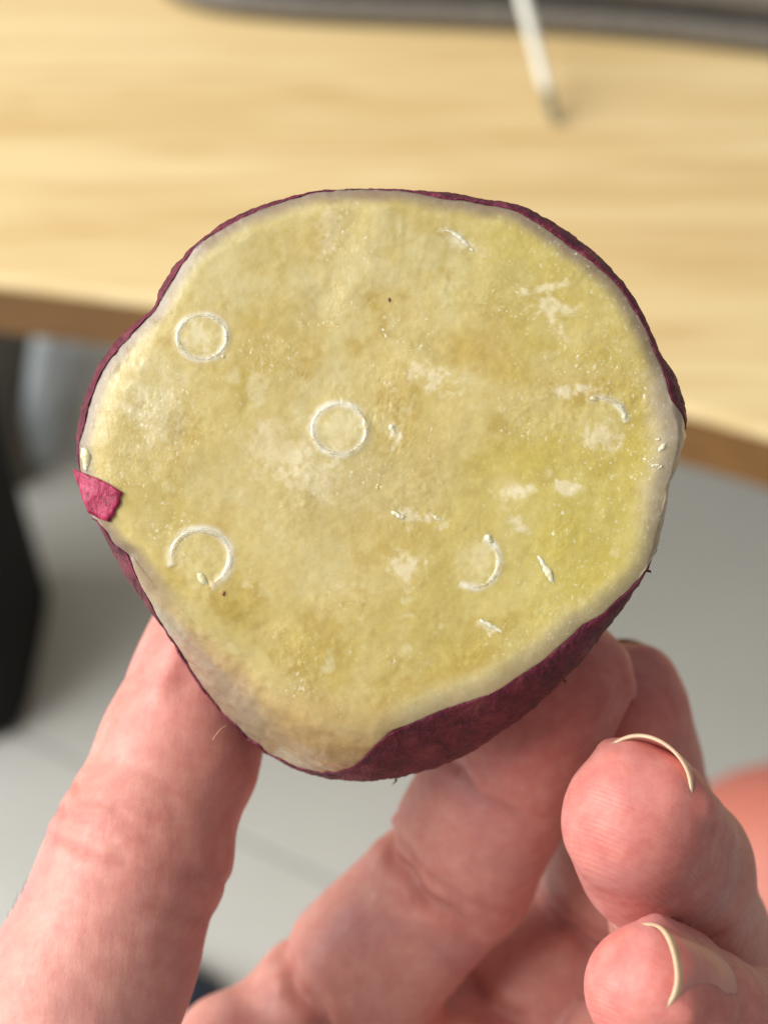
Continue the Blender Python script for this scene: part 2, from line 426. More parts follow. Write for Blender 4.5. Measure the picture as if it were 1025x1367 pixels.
# white stick leaning out from the case
s1 = on_plane(741, 165, DZ + .0015); dvec = ray(700, 6)
s0 = CAM + dvec * ((DZ + .040 - CAM.z) / dvec.z)
ext = s0 + (s0 - s1) * .35
stick = empty('stick', Matrix.Translation(s1)); tag(stick, 'thin white stick with a grey tip leaning on the edge of the dark case', 'stick')
pA = [np.array(Vector(ext).lerp(s1, t) - s1) for t in np.linspace(0, .80, 14)]
V, F = tube(pA, np.linspace(.0030, .0025, 14), 14, 1, (1, 0, 0)); mesh_obj('shaft', V, F, mst, stick)
pB = [np.array(Vector(ext).lerp(s1, t) - s1) for t in np.linspace(.795, 1, 10)]
V, F = tube(pB, [.0024, .0024, .0024, .0024, .0023, .0022, .002, .0018, .0014, .0008], 14, 1, (1, 0, 0)); mesh_obj('tip', V, F, mtip, stick)

# ------------------------------------------------------------------ sweet potato
C0 = np.array([505.0, 650.0])
SIL = np.array([(437,251),(500,249),(560,251),(620,257),(655,266),(662,264),(700,273),(740,293),(770,315),(800,338),(806,346),(830,370),(850,398),(867,430),(879,458),(884,472),(889,480),(903,500),(914,530),(920,552),(918,572),(912,592),(905,622),(893,645),(889,680),(881,715),(876,740),(866,764),(845,797),(815,837),(790,870),(750,915),(700,960),(640,1003),(590,1027),(530,1042),(490,1048),(440,1044),(400,1032),(360,1012),(330,990),(300,960),(270,925),(240,880),(218,843),(190,808),(165,770),(142,727),(124,692),(109,652),(100,612),(99,585),(104,550),(115,515),(130,482),(150,455),(175,431),(196,416),(205,407),(209,388),(228,356),(258,323),(300,293),(345,272),(390,258)], float)
NT = 900
TH = np.linspace(-np.pi, np.pi, NT, endpoint=False)
def radial(poly):
    d = poly - C0; a = np.arctan2(d[:, 1], d[:, 0]); r = np.hypot(d[:, 0], d[:, 1])
    out = np.full(NT, np.nan); n = len(poly)
    for k in range(n):
        p, q = d[k], d[(k + 1) % n]; e = q - p
        den = np.cos(TH) * e[1] - np.sin(TH) * e[0]
        with np.errstate(divide='ignore', invalid='ignore'):
            tr = (p[0] * e[1] - p[1] * e[0]) / den
            s = (np.cos(TH) * p[1] - np.sin(TH) * p[0]) / den
            s = -( -np.cos(TH) * p[1] + np.sin(TH) * p[0]) / den * -1
        ok = (s >= -1e-6) & (s <= 1 + 1e-6) & (tr > 0) & np.isfinite(tr)
        out[ok] = tr[ok]
    bad = np.isnan(out)
    if bad.any(): out[bad] = np.interp(TH[bad], TH[~bad], out[~bad], period=2 * np.pi)
    return out
def circ_smooth(v, k):
    w = np.hanning(2 * k + 3)[1:-1]; w /= w.sum()
    return np.convolve(np.concatenate([v[-k:], v, v[:k]]), w, 'valid')
def by_angle(tab):
    t = np.array(tab, float); a = np.arctan2(t[:, 1] - C0[1], t[:, 0] - C0[0]); o = np.argsort(a)
    return [np.interp(TH, a[o], t[o, c], period=2 * np.pi) for c in range(2, t.shape[1])]
Spx = circ_smooth(radial(SIL), 4)
tab = [(437,251,5,.05),(520,250,6,.05),(600,255,15,.05),(700,272,15,.05),(770,315,22,.05),(830,370,15,.05),(870,440,12,.05),(893,490,16,.05),(912,530,28,.05),(919,556,24,.62),(913,590,9,1.12),(893,645,5,1.2),(880,715,5,1.15),(869,757,5,.8),
       (99,585,10,.05),(130,480,15,.05),(200,412,11,.05),(260,322,10,.05),(345,272,9,.05),(106,640,6,.9),(112,665,6,1.06),(124,694,6,1.06),(131,708,9,.05),(142,727,13,.2)]
botF = [(862,760,.3),(840,785,.12),(810,815,.03),(776,834,.02),(742,866,.02),(695,900,.02),(652,926,.02),(600,941,.02),(566,956,.02),(520,975,.04),(500,979,.22),(472,974,.66),(445,965,.86),(410,945,.93),(380,922,.94),(337,879,.94),(303,857,.93),(262,829,.9),(240,811,.85),(222,795,.58),(200,772,.4),(172,735,.12)]
full = []
for x, y, ins, u in tab:
    a = math.atan2(y - C0[1], x - C0[0]); s = np.interp(a, TH, Spx, period=2 * np.pi); full.append((x, y, s - ins * .75 - 1, u))
for x, y, u in botF: full.append((x, y, math.hypot(x - C0[0], y - C0[1]), u))
Fpx, U0 = by_angle(full)
Fpx = circ_smooth(Fpx, 5); U0 = circ_smooth(U0, 3)
nz1 = np.stack([np.cos(TH) * 30, np.sin(TH) * 30, 0 * TH], -1)
Fpx = np.minimum(Fpx + 3.5 * fbm(nz1, 2.2, 4, 3) * (1 - .75 * sstep(18, 40, Spx - Fpx)), Spx - 3)
bare = sstep(.85, 1.05, U0)
Spx = Spx - 4.0 * (1 - bare) + 1.6 * fbm(nz1, 1.2, 4, 8) * (1 - .6 * bare)
U0 = U0 + .05 * fbm(nz1, 1.5, 4, 5) * sstep(0, .1, U0) + .025 * np.abs(fbm(nz1, .7, 3, 6))
gap = Spx - Fpx
ZS = -(2.2 + .15 * gap)
# how far the rim of the cut rolls back, and over what share of the radius
left = sstep(260, 110, C0[0] + Fpx * np.cos(TH)); low = sstep(-.1, .7, np.sin(TH)) * sstep(-.55, .2, np.cos(TH))
lowl = sstep(18, 40, gap) * sstep(.2, -.2, np.cos(TH)); ROLL = .5 + .3 * left * (1 - lowl) + .4 * low * (1 - lowl)
cosT, sinT = np.cos(TH), np.sin(TH)

RINGS = [(270, 450, 33, 30), (453, 573, 36, 34), (268, 745, 40, 39), (634, 750, 33, 34), (800, 565, 35, 34)]
ARCS = ((0, 360), (0, 360), (-195, 70), (-70, 125), (-120, -2))
def relief(x, y):                                            # mm offset of the cut face
    p = np.stack([x / 12.5, y / 12.5, 0 * x], -1)
    z = .45 * fbm(p, 14, 3, 1) + .09 * fbm(p, 4, 3, 2) + .035 * fbm(p, 1.1, 3, 4) + .012 * fbm(p, .45, 2, 9)
    rough = sstep(.0, .5, fbm(p, 6, 3, 12))
    z = z + .13 * rough * np.abs(fbm(p, .9, 3, 14)) 
    # scraped hollows
    for hx, hy, hw, hh, d in ((590, 470, 45, 18, .5), (725, 385, 60, 16, .4), (430, 400, 25, 60, .35), (250, 575, 28, 20, .4), (560, 690, 30, 10, .35), (620, 330, 40, 22, .4), (470, 290, 18, 45, .35), (340, 830, 60, 14, .4)):
        a_ = .5 if hx > 300 else -.6
        dx = (x - hx) * math.cos(a_) + (y - hy) * math.sin(a_); dy = -(x - hx) * math.sin(a_) + (y - hy) * math.cos(a_)
        z = z - .55 * d * np.exp(-(dx / hw) ** 2 - (dy / hh) ** 2) * (1 + .5 * fbm(p, 1.5, 3, 20))
    for rx, ry, ra, rb in RINGS:
        d = np.hypot((x - rx) / ra, (y - ry) / rb); z = z + .05 * (1 - sstep(.6, 1, d))
    for (rx, ry, ra, rb), (t0, t1) in zip(RINGS, ARCS):
        d = np.hypot((x - rx) / ra, (y - ry) / rb); an = (np.degrees(np.arctan2(y - ry, x - rx)) - t0) % 360
        z = z + .08 * np.exp(-((d - 1) / .15) ** 2) * (an <= t1 - t0) * (1 + 1.2 * fbm(p, 1.6, 3, 33))
    return z
def roll_at(th_, r):
    e = np.interp(th_, TH, ROLL, period=2 * np.pi); w = .07 + .06 * np.interp(th_, TH, left * (1 - lowl), period=2 * np.pi) + .02 * np.interp(th_, TH, low, period=2 * np.pi)
    return -e * np.clip((r - (1 - w)) / w, 0, 1) ** 2
def face_z(x, y):
    x = np.asarray(x, float); y = np.asarray(y, float)
    th_ = np.arctan2(y - C0[1], x - C0[0]); r = np.hypot(x - C0[0], y - C0[1]) / np.interp(th_, TH, Fpx, period=2 * np.pi)
    return relief(x, y) * (1 - .6 * sstep(.93, 1, r)) + roll_at(th_, r)

def body(u, th=None):
    """points (NT,3) of the potato surface beyond the cut edge; u per angle: 0 cut edge, 1 outline, 2 far end"""
    u = np.broadcast_to(np.asarray(u, float), (NT,))
    zf = -ROLL; a = np.clip(u, 0, 1) * np.pi / 2
    lf = sstep(20, 60, gap)                                    # broad slopes are straighter than the tight rim
    g = np.sin(a) * (1 - lf) + lf * (.55 * np.sin(a) + .45 * np.clip(u, 0, 1))
    h = (1 - np.cos(a)) * (1 - lf) + lf * (.5 * (1 - np.cos(a)) + .5 * np.clip(u, 0, 1))
    r1 = Fpx + gap * g; z1 = zf + (ZS - zf) * h
    t = np.clip(u - 1, 0, 1)
    k = (1 - t ** 1.15) ** .6
    zz = z1 + (-60 - ZS) * t
    x = C0[0] + 15 * t + r1 * cosT * k; y = C0[1] - 130 * t + r1 * sinT * k
    p = P(x, y, zz)
    return p
def body_n(u):
    p0 = body(u); pu = body(np.minimum(np.asarray(u) + .01, 1.999)) - body(np.maximum(np.asarray(u) - .01, 0)); pt = np.roll(p0, -1, 0) - np.roll(p0, 1, 0)
    n = np.cross(pt, pu); n /= np.linalg.norm(n, axis=1)[:, None] + 1e-9
    out = p0 - np.array([0, 0, -25.0]); s = np.sign((n * out).sum(1)); return n * s[:, None]

rr = np.concatenate([[.004], np.linspace(.012, 1, 215)])
FX = C0[0] + rr[:, None] * Fpx[None] * cosT; FY = C0[1] + rr[:, None] * Fpx[None] * sinT
FZ = relief(FX, FY) * (1 - .6 * sstep(.93, 1, rr))[:, None]
wroll = .07 + .06 * left * (1 - lowl) + .02 * low
FZ = FZ - ROLL * np.clip((rr[:, None] - (1 - wroll)) / wroll, 0, 1) ** 2
face = P(FX, FY, FZ)
rimdz = FZ[-1] + ROLL
us = np.concatenate([np.linspace(0, 1, 34)[1:], 1 + np.linspace(0, 1, 46)[1:] ** 1.3])
side = []
for u in us:
    p = body(min(u, 1.995)); nrm = body_n(min(u, 1.99))
    p = p + nrm * (.18 * fbm(p, 1.6, 4, 30) - .16 * sstep(-.05, .05, u - U0))[:, None]
    p[:, 2] += rimdz * max(0, 1 - u * 4); side.append(p)
side = np.array(side)
allv = np.concatenate([face, side], 0)
NR = allv.shape[0]
flat = allv.reshape(-1, 3)
# ---- pigment
PX = np.concatenate([FX, np.repeat(FX[-1:], len(us), 0)], 0); PY = np.concatenate([FY, np.repeat(FY[-1:], len(us), 0)], 0)
pm = flat.reshape(NR, NT, 3)
pn = pm * np.array([1, -1, 1])
L3 = lambda *c: np.array(lin(*c))
G = np.array([.96, .98, 1.2])
tint = np.ones(PX.shape + (3,)) * L3(214, 193, 120)
def blend(mask, c):
    global tint
    tint = tint * (1 - mask[..., None]) + mask[..., None] * L3(*c)
big = fbm(pn, 11, 4, 40); mid = fbm(pn, 3.2, 4, 41); fine = fbm(pn, 1.0, 3, 42)
blend(.6 * sstep(-.05, .4, big + .35 * mid), (202, 180, 92))
blend(.6 * sstep(.0, .4, -big + .4 * mid), (220, 207, 146))
blend(.5 * sstep(.12, .5, fbm(pn, 5, 4, 47) + .3 * fine), (188, 156, 70))
right = sstep(520, 800, PX) * sstep(500, 700, PY); blend(.5 * right, (214, 200, 98))
blend(.45 * sstep(520, 330, PY) * sstep(500, 750, PX), (204, 192, 106))
amber = [(520, 405, 40, 22, .2), (590, 468, 50, 16, .3), (440, 300, 20, 50, .1), (380, 330, 60, 30, -.5), (650, 480, 55, 22, .4), (250, 575, 28, 30, 0), (560, 610, 60, 34, .3), (852, 560, 18, 95, .1), (700, 605, 90, 22, -.2), (320, 800, 26, 75, -.8), (420, 890, 90, 24, .2),
         (600, 905, 90, 20, -.3), (390, 440, 60, 46, .6), (700, 330, 60, 22, .4), (820, 640, 30, 60, .1), (500, 700, 90, 30, .1), (330, 470, 26, 50, .2), (640, 860, 60, 26, -.5), (780, 740, 50, 40, 0), (760, 470, 50, 16, .2)]
for k, (x, y, a, b, rot) in enumerate(amber):
    dx = (PX - x) * math.cos(rot) + (PY - y) * math.sin(rot); dy = -(PX - x) * math.sin(rot) + (PY - y) * math.cos(rot)
    msk = np.exp(-((dx / (a * 1.2)) ** 2 + (dy / (b * 1.3)) ** 2)) * (1 + .9 * mid + .5 * fine)
    blend(.38 * sstep(.15, 1.0, msk), (194, 164, 72) if x < 660 else (200, 178, 70))
blend(.5 * np.exp(-((PX - 455) / 150) ** 2 - ((PY - 640) / 70) ** 2), (204, 188, 128))
cream = [(610, 320, 40, 15, .6), (735, 410, 32, 16, .2), (745, 440, 26, 13, .9), (725, 385, 45, 8, -.2), (580, 505, 40, 16, .3), (770, 520, 35, 9, -.1), (527, 578, 12, 20, 0), (755, 648, 24, 11, .3), (690, 655, 28, 15, -.5),
         (560, 690, 36, 9, .2), (545, 755, 30, 20, -.6), (655, 838, 24, 7, .3), (690, 700, 22, 12, 0), (640, 750, 28, 26, 0), (215, 560, 34, 60, .3), (185, 530, 22, 40, .2), (345, 520, 16, 34, -.2), (180, 750, 14, 34, -.3), (800, 585, 26, 18, 0), (440, 300, 20, 40, 0), (270, 450, 26, 22, 0), (453, 575, 30, 26, 0), (420, 640, 60, 30, .4), (370, 600, 60, 40, 0)]
for k, (x, y, a, b, rot) in enumerate(cream):
    dx = (PX - x) * math.cos(rot) + (PY - y) * math.sin(rot); dy = -(PX - x) * math.sin(rot) + (PY - y) * math.cos(rot)
    msk = np.exp(-((dx / (a * 1.15)) ** 2 + (dy / (b * 1.25)) ** 2)) + 1.0 * fbm(pn, 1.5, 5, 43, .7) + .4 * fbm(pn, .45, 3, 45) - .42
    blend((.75 if b < 25 else .4) * sstep(.0, .62, msk) * np.exp(-((dx / (a * 1.8)) ** 4 + (dy / (b * 1.8)) ** 4)), (240, 226, 176))
blend(.5 * sstep(.25, .55, fbm(pn, 1.7, 3, 50)) * sstep(-.1, .4, big + mid), (232, 220, 164))
# radial vascular streaks near the rim
rad = fbm(np.stack([np.repeat(TH[None] * 26, NR, 0), np.sqrt((PX - C0[0]) ** 2 + (PY - C0[1]) ** 2) / 160, 0 * PX], -1), 1, 3, 44)
RR = np.concatenate([np.repeat(rr[:, None], NT, 1), np.ones((len(us), NT))], 0)
blend(.35 * sstep(.1, .6, rad) * sstep(.55, .85, RR), (190, 164, 70))
# cortex ring: pale and slightly grey near the skin
dist_rim = (1 - RR) * Fpx[None]
cw = 30 + 10 * mid + 16 * low[None]
cort = sstep(1.0, .15, dist_rim / cw)
blend(.45 * cort, (190, 174, 118)); blend(.75 * sstep(22, 3, dist_rim + 6 * mid) * (1 - low[None] * .8) * (1 - sstep(18, 40, gap))[None], (140, 118, 102))
blend(.7 * cort * low[None] * (1 - lowl)[None], (222, 204, 148))
rightpeel = sstep(780, 850, PX) * sstep(470, 530, PY) * sstep(760, 640, PY); blend(.75 * rightpeel * sstep(46, 14, dist_rim + 9 * mid), (220, 202, 160))
# peeled slope at the lower left: tan under the ridge, greyer towards the outline
U = np.concatenate([np.zeros(len(rr)), us])[:, None] * np.ones((1, NT))
slope = (U > 0) * sstep(18, 40, gap)[None]
blend(.6 * slope * sstep(0, .3, U), (188, 156, 96)); blend(.75 * slope * sstep(.12, .55, U + .15 * mid), (152, 140, 114))
side_m = (U > 0) * (1 - sstep(18, 40, gap))[None]; blend(.6 * side_m, (166, 144, 116))
tanedge = sstep(330, 420, PX) * sstep(560, 500, PX) * sstep(900, 940, PY); blend(.5 * tanedge * sstep(60, 10, dist_rim), (196, 160, 92))
for (x, y, a, b), (t0, t1), amt in zip(RINGS, ARCS, (.9, .9, .9, .9, .8)):
    dd = np.hypot((PX - x) / a, (PY - y) / b); an = (np.degrees(np.arctan2(PY - y, PX - x)) - t0) % 360
    blend(amt * .85 * np.exp(-((dd - 1) / .14) ** 2) * (1 if t1 - t0 >= 360 else ((an <= t1 - t0) * 1.0)) * np.clip(.9 + 1.0 * fbm(pn, 1.5, 3, 55) + .4 * fine, 0, 1.1), (246, 242, 214))
    blend(.45 * np.exp(-(dd / .85) ** 4) * (.6 + .8 * fine), (232, 220, 158))
grain = np.clip(1.0 * sstep(.1, .5, fbm(pn, 6, 3, 12) + .3 * fine) + .9 * np.exp(-((PX - 205) / 70) ** 2 - ((PY - 560) / 95) ** 2) + .5 * sstep(600, 800, PX) * sstep(620, 560, np.abs(PY - 600)), 0, 1) * (U <= 0)
tint = np.clip(tint * G, 0, 1)
faces = grid_faces(NT, NR).tolist()
faces.append(list(range(NT))); faces.append([(NR - 1) * NT + k for k in range(NT)][::-1])
potato = empty('sweet_potato', HELD)
tag(potato, 'cut purple-skinned sweet potato half with yellow flesh held up in the hand', 'sweet potato')
pf = mesh_obj('flesh', flat * .001, faces, mf, potato, attrs={'tint': tint.reshape(-1, 3), 'grain': grain.ravel()})

# ---- skin shell
KS = 60; V = []; E = []
for j in range(-2, KS + 1):
    q = max(j, 0) / KS; u = U0 + (1.995 - U0) * q ** 1.5
    p = body(u); nrm = body_n(np.minimum(u, 1.99))
    off = -.30 if j == -2 else (.06 if j == -1 else .18) + .16 * fbm(p, 1.4, 4, 60) + .12 * fbm(p, .5, 3, 61)
    off = off - .1
    p = p + nrm * (off if np.ndim(off) else np.full(NT, off))[:, None]
    V.append(p); E.append(np.exp(-np.linalg.norm(p - V[1 if j > -1 else 0], axis=1) / .28))
V = np.array(V); n_ = V.shape[0]
F = grid_faces(NT, n_).tolist(); F.append([(n_ - 1) * NT + k for k in range(NT)])
mesh_obj('skin', V.reshape(-1, 3) * .001, F, mk, potato, attrs={'edge': np.array(E).ravel()})

mrt = plain('rootlet', (84, 50, 36), (120, 76, 56), .7, 300)
for x, y, dx, dy, z in ((528, 1040, -3, 8, -16), (752, 908, 4, 6, -13), (864, 762, 6, 3, -4)):
    t_ = np.linspace(0, 1, 8); V, F = tube(P(x + dx * t_ + 1.5 * np.sin(t_ * 5), y + dy * t_, z - t_ * .3), .16 * (1.1 - t_), 7); mesh_obj('rootlet', V * .001, F, mrt, potato)
# ---- torn flap of bright skin on the cut
fp = np.array([(98, 626), (112, 632), (128, 637), (146, 646), (163, 657), (160, 672), (153, 686), (146, 697), (132, 692), (117, 684), (108, 660)], float)
cen = fp.mean(0); V = []; nn = 66
ix = np.linspace(0, len(fp), nn, endpoint=False); fx = np.interp(ix, np.arange(len(fp) + 1), np.append(fp[:, 0], fp[0, 0])); fy = np.interp(ix, np.arange(len(fp) + 1), np.append(fp[:, 1], fp[0, 1]))
jag = 3.2 * fbm(np.stack([ix, ix * .3, 0 * ix], -1), .5, 3, 70)
rows = []
for lay, s in ((0, 1.0), (1, 1.0), (1, .8), (1, .5), (1, .2), (1, .02)):
    x = cen[0] + (fx - cen[0]) * s + jag * s; y = cen[1] + (fy - cen[1]) * s + jag * s * .6
    z = face_z(np.maximum(x, 112), y); z = np.where(x < 112, z - (112 - x) * .12, z)
    z = z + (-.2 if lay == 0 else .26 + .16 * fbm(np.stack([x / 12, y / 12, 0 * x], -1), .8, 3, 71))
    rows.append(P(x, y, z))
V = np.array(rows).reshape(-1, 3); F = grid_faces(nn, 6).tolist(); F.append([5 * nn + k for k in range(nn)])
fo = mesh_obj('skin_flap', V * .001, F, ml, potato); fo['label'] = 'torn flap of bright magenta skin folded over the cut'

# ---- pale rings and arcs printed into the cut
def arc(cx, cy, a, b, t0, t1, rad, n=70, seed=0, white=1.0):
    w = np.radians(np.linspace(t0, t1, n)); wob = 1 + .03 * fbm(np.stack([np.cos(w) * 2, np.sin(w) * 2, 0 * w + seed], -1), 1, 3, seed)
    x = cx + a * np.cos(w) * wob; y = cy + b * np.sin(w) * wob
    z = face_z(x, y)
    k = np.hanning(9); k /= k.sum(); z = np.convolve(np.pad(z, 4, 'edge'), k, 'valid')
    p = P(x, y, z - .10 + .10 * fbm(P(x, y, 0 * x), 1.4, 2, seed + 11))
    full_ = abs(t1 - t0) >= 359
    r = rad * (1 + .5 * fbm(p, 1.2, 3, seed + 3)); 
    if not full_: r = r * np.clip(np.minimum(np.linspace(0, 1, n), np.linspace(1, 0, n)) * 7 + .25, 0, 1)
    V, F = tube(p, r * 1.45, 14, .8)
    mesh_obj('ring_mark', V * .001, F, mr, pf)
arc(270, 450, 33, 29, 0, 360, .15, seed=1); arc(453, 573, 36, 33, 0, 360, .15, seed=2)
arc(268, 745, 39, 37, -190, 62, .2, seed=3); arc(634, 750, 31, 33, -62, 118, .18, seed=4); arc(800, 565, 36, 34, -115, -8, .18, seed=5)
def crumb(pts, r, seed, mat=mcr, name='crumb', lift=-.10):
    pts = np.array(pts, float); n = 22; ix = np.linspace(0, len(pts) - 1, n)
    x = np.interp(ix, np.arange(len(pts)), pts[:, 0]); y = np.interp(ix, np.arange(len(pts)), pts[:, 1])
    p = P(x, y, face_z(x, y) + lift); rad = r * np.sin(np.linspace(.25, np.pi - .25, n)) ** .6 * (1 + .35 * fbm(p, .6, 3, seed))
    V, F = tube(p, rad, 12, .7); V = V + .16 * np.stack([fbm(V, .4, 3, seed + q) for q in (1, 2, 3)], -1)
    mesh_obj(name, V * .001, F, mat, pf)
crumb([(717, 741), (727, 756), (733, 768), (739, 782)], .34, 1); crumb([(640, 828), (657, 836), (673, 846)], .30, 2)
crumb([(266, 764), (270, 772), (277, 780)], .42, 3); crumb([(522, 683), (533, 690), (541, 692)], .28, 4); crumb([(576, 688), (588, 694)], .26, 5)
crumb([(520, 566), (527, 578)], .3, 6); crumb([(648, 714), (657, 724)], .36, 7); crumb([(832, 553), (833, 560)], .34, 8)
crumb([(112, 598), (117, 612), (116, 628)], .5, 9); crumb([(596, 306), (615, 318), (632, 336)], .26, 10); crumb([(296, 476), (304, 474)], .26, 11)
crumb([(519, 397), (522, 404)], .22, 20, md, 'dark_speck'); crumb([(541, 421), (545, 424)], .16, 21, md, 'dark_speck'); crumb([(296, 788), (300, 795)], .22, 22, md, 'dark_speck'); crumb([(231, 742), (233, 745)], .14, 23, md, 'dark_speck')
# ragged white fibres at the peeled right corner
for k in range(9):
    x = 874 + rng.normal() * 5; y = 622 + rng.normal() * 14; crumb([(x, y), (x + 5 + 7 * rng.random(), y + rng.normal() * 6)], .10 + .14 * rng.random(), 40 + k, lift=-.08)

# ------------------------------------------------------------------ distance-field modelling for the hand and the leg
class Field:
    def __init__(s, lo, hi, h):
        s.lo = np.array(lo, float); s.h = h
        s.n = np.ceil((np.array(hi, float) - s.lo) / h).astype(int) + 1
        s.ax = [s.lo[k] + h * np.arange(s.n[k]) for k in range(3)]
    def new(s): return np.full(tuple(s.n), 50.0 * s.h, np.float32)
    def box(s, lo, hi):
        i0 = np.clip(np.floor((np.array(lo) - s.lo) / s.h).astype(int), 0, s.n); i1 = np.clip(np.ceil((np.array(hi) - s.lo) / s.h).astype(int) + 1, 0, s.n)
        sl = tuple(slice(a, b) for a, b in zip(i0, i1))
        g = [s.ax[k][sl[k]].astype(np.float32) for k in range(3)]
        return sl, (g[0][:, None, None], g[1][None, :, None], g[2][None, None, :])
def smin(a, b, k):
    h = np.clip(.5 + .5 * (b - a) / k, 0, 1); return b + (a - b) * h - k * h * (1 - h)
def cone(fd, arr, a, b, ra, rb, k, neg=False):
    a = np.array(a, float); b = np.array(b, float); m = max(ra, rb) + k + 4 * fd.h
    sl, (X, Y, Z) = fd.box(np.minimum(a, b) - m, np.maximum(a, b) + m)
    if 0 in arr[sl].shape: return
    d = (b - a); L = float(d @ d) + 1e-9
    t = np.clip(((X - a[0]) * d[0] + (Y - a[1]) * d[1] + (Z - a[2]) * d[2]) / L, 0, 1).astype(np.float32)
    dist = np.sqrt((X - a[0] - t * d[0]) ** 2 + (Y - a[1] - t * d[1]) ** 2 + (Z - a[2] - t * d[2]) ** 2) - (ra + (rb - ra) * t)
    arr[sl] = -smin(-arr[sl], dist, k) if neg else smin(arr[sl], dist, k)
def groove(fd, arr, c, a, p, r, depth, w, curve=0.0):
    c = np.array(c, float); m = r * 1.7
    sl, (X, Y, Z) = fd.box(c - m, c + m)
    if 0 in arr[sl].shape: return
    dx, dy, dz = X - c[0], Y - c[1], Z - c[2]
    q = np.cross(a, p)
    s = dx * a[0] + dy * a[1] + dz * a[2]; side_ = dx * q[0] + dy * q[1] + dz * q[2]
    s = s + curve * (side_ / r) ** 2 * r + .5 * np.sin(side_ * .9 + c[0])
    pal = dx * p[0] + dy * p[1] + dz * p[2]
    g = np.exp(-(s / w) ** 2) * sstep(.0 * r, .7 * r, pal) * sstep(m, m * .7, np.sqrt(dx * dx + dy * dy + dz * dz))
    arr[sl] += (depth * g).astype(np.float32)
def surface(fd, f):
    f = f.copy()
    for ax in range(3):
        s_ = [slice(None)] * 3; s_[ax] = 0; f[tuple(s_)] = 1; s_[ax] = -1; f[tuple(s_)] = 1
    ins = f < 0; nx, ny, nz = f.shape
    cnt = np.zeros((nx - 1, ny - 1, nz - 1), np.int8)
    offs = [(i, j, k) for i in (0, 1) for j in (0, 1) for k in (0, 1)]
    for i, j, k in offs: cnt += ins[i:nx - 1 + i, j:ny - 1 + j, k:nz - 1 + k]
    cells = np.argwhere((cnt > 0) & (cnt < 8)); idx = np.full(cnt.shape, -1, np.int64); idx[tuple(cells.T)] = np.arange(len(cells))
    acc = np.zeros((len(cells), 3)); num = np.zeros(len(cells))
    for a_ in offs:
        for ax in range(3):
            if a_[ax]: continue
            b_ = list(a_); b_[ax] = 1
            va = f[tuple((cells + a_).T)]; vb = f[tuple((cells + b_).T)]; ok = (va < 0) != (vb < 0)
            t = np.where(ok, va / np.where(ok, va - vb, 1), 0)
            p = np.tile(np.array(a_, float), (len(cells), 1)); p[:, ax] = t
            acc[ok] += p[ok]; num[ok] += 1
    V = fd.lo + fd.h * (cells + acc / num[:, None])
    F = []
    for ax in range(3):
        o1, o2 = [(1, 2), (2, 0), (0, 1)][ax]
        s0 = [slice(None)] * 3; s1 = [slice(None)] * 3; s0[ax] = slice(0, -1); s1[ax] = slice(1, None)
        A_ = ins[tuple(s0)]; B_ = ins[tuple(s1)]; e = np.argwhere(A_ != B_)
        e = e[(e[:, o1] > 0) & (e[:, o2] > 0) & (e[:, o1] < f.shape[o1] - 1) & (e[:, o2] < f.shape[o2] - 1)]
        flip = A_[tuple(e.T)]
        d1 = np.zeros(3, int); d1[o1] = 1; d2 = np.zeros(3, int); d2[o2] = 1
        q = np.stack([idx[tuple((e - d1 - d2).T)], idx[tuple((e - d2).T)], idx[tuple(e.T)], idx[tuple((e - d1).T)]], -1)
        q[~flip] = q[~flip][:, ::-1]; F.append(q)
    F = np.concatenate(F); F = F[(F >= 0).all(1)]
    return V, F
def unit(v): v = np.array(v, float); return v / np.linalg.norm(v)

# joints: picture column, row, depth (mm behind the cut face negative), radius mm
HJ = {
 'thumb':  [(130, 1850, -40, 15), (30, 1500, -14, 12.6), (188, 1135, -18, 10.6), (282, 870, -27, 8.3)],
 'index':  [(355, 1445, -54, 12.2), (612, 1155, -44, 10.6), (688, 1015, -35, 9.6), (748, 905, -28, 8.2)],
 'middle': [(575, 1450, -62, 11.5), (806, 1215, -64, 10.6), (850, 1075, -51, 10.0), (826, 952, -40, 9.2)],
 'ring':   [(740, 1490, -58, 11), (955, 1330, -42, 9.6), (897, 1160, -19, 9.2), (852, 1092, -4, 7.9)],
 'pinky':  [(890, 1600, -52, 10), (1095, 1490, -28, 8.4), (1000, 1388, -14, 7.6), (870, 1318, 1, 6.5)],
}
NAILN = {'thumb': (-.93, .3, .24), 'index': (.75, .05, -.62), 'middle': (.35, .38, -.85), 'ring': (.58, .8, -.18), 'pinky': (.62, .60, .50)}
fd = Field((-72, -185, -92), (74, -2, 14), .56)
J = {k: [(P(x, y, z), r) for x, y, z, r in v] for k, v in HJ.items()}
wrist = np.array([-4.0, -165.0, -38.0]); elbow = np.array([-6.0, -330.0, 10.0])
palm = fd.new()
for k in ('index', 'middle', 'ring', 'pinky'):
    m_, r_ = J[k][0]; off = {'index': -10, 'middle': -3, 'ring': 5, 'pinky': 12}[k]
    cone(fd, palm, wrist + np.array([off, 10, 0]), m_, 12, r_ + .5, 6)
tm, tr = J['thumb'][1]; tc, tcr = J['thumb'][0]
cone(fd, palm, tc, wrist + np.array([-8, 5, 3]), 15, 14, 8)
cone(fd, palm, P(170, 1640, -30), P(350, 1490, -50), 10, 8, 8)                 # web between thumb and index
cone(fd, palm, P(310, 1412, -46), P(600, 1438, -50), 9, 9, 5); cone(fd, palm, P(560, 1478, -50), P(860, 1600, -46), 10, 9, 6)   # pads under the finger roots
for a_, b_ in (('index', 'middle'), ('middle', 'ring'), ('ring', 'pinky')):
    pa = J[a_][0][0] * .72 + J[a_][1][0] * .28; pb = J[b_][0][0] * .72 + J[b_][1][0] * .28; cone(fd, palm, pa, pb, 7, 7, 5)
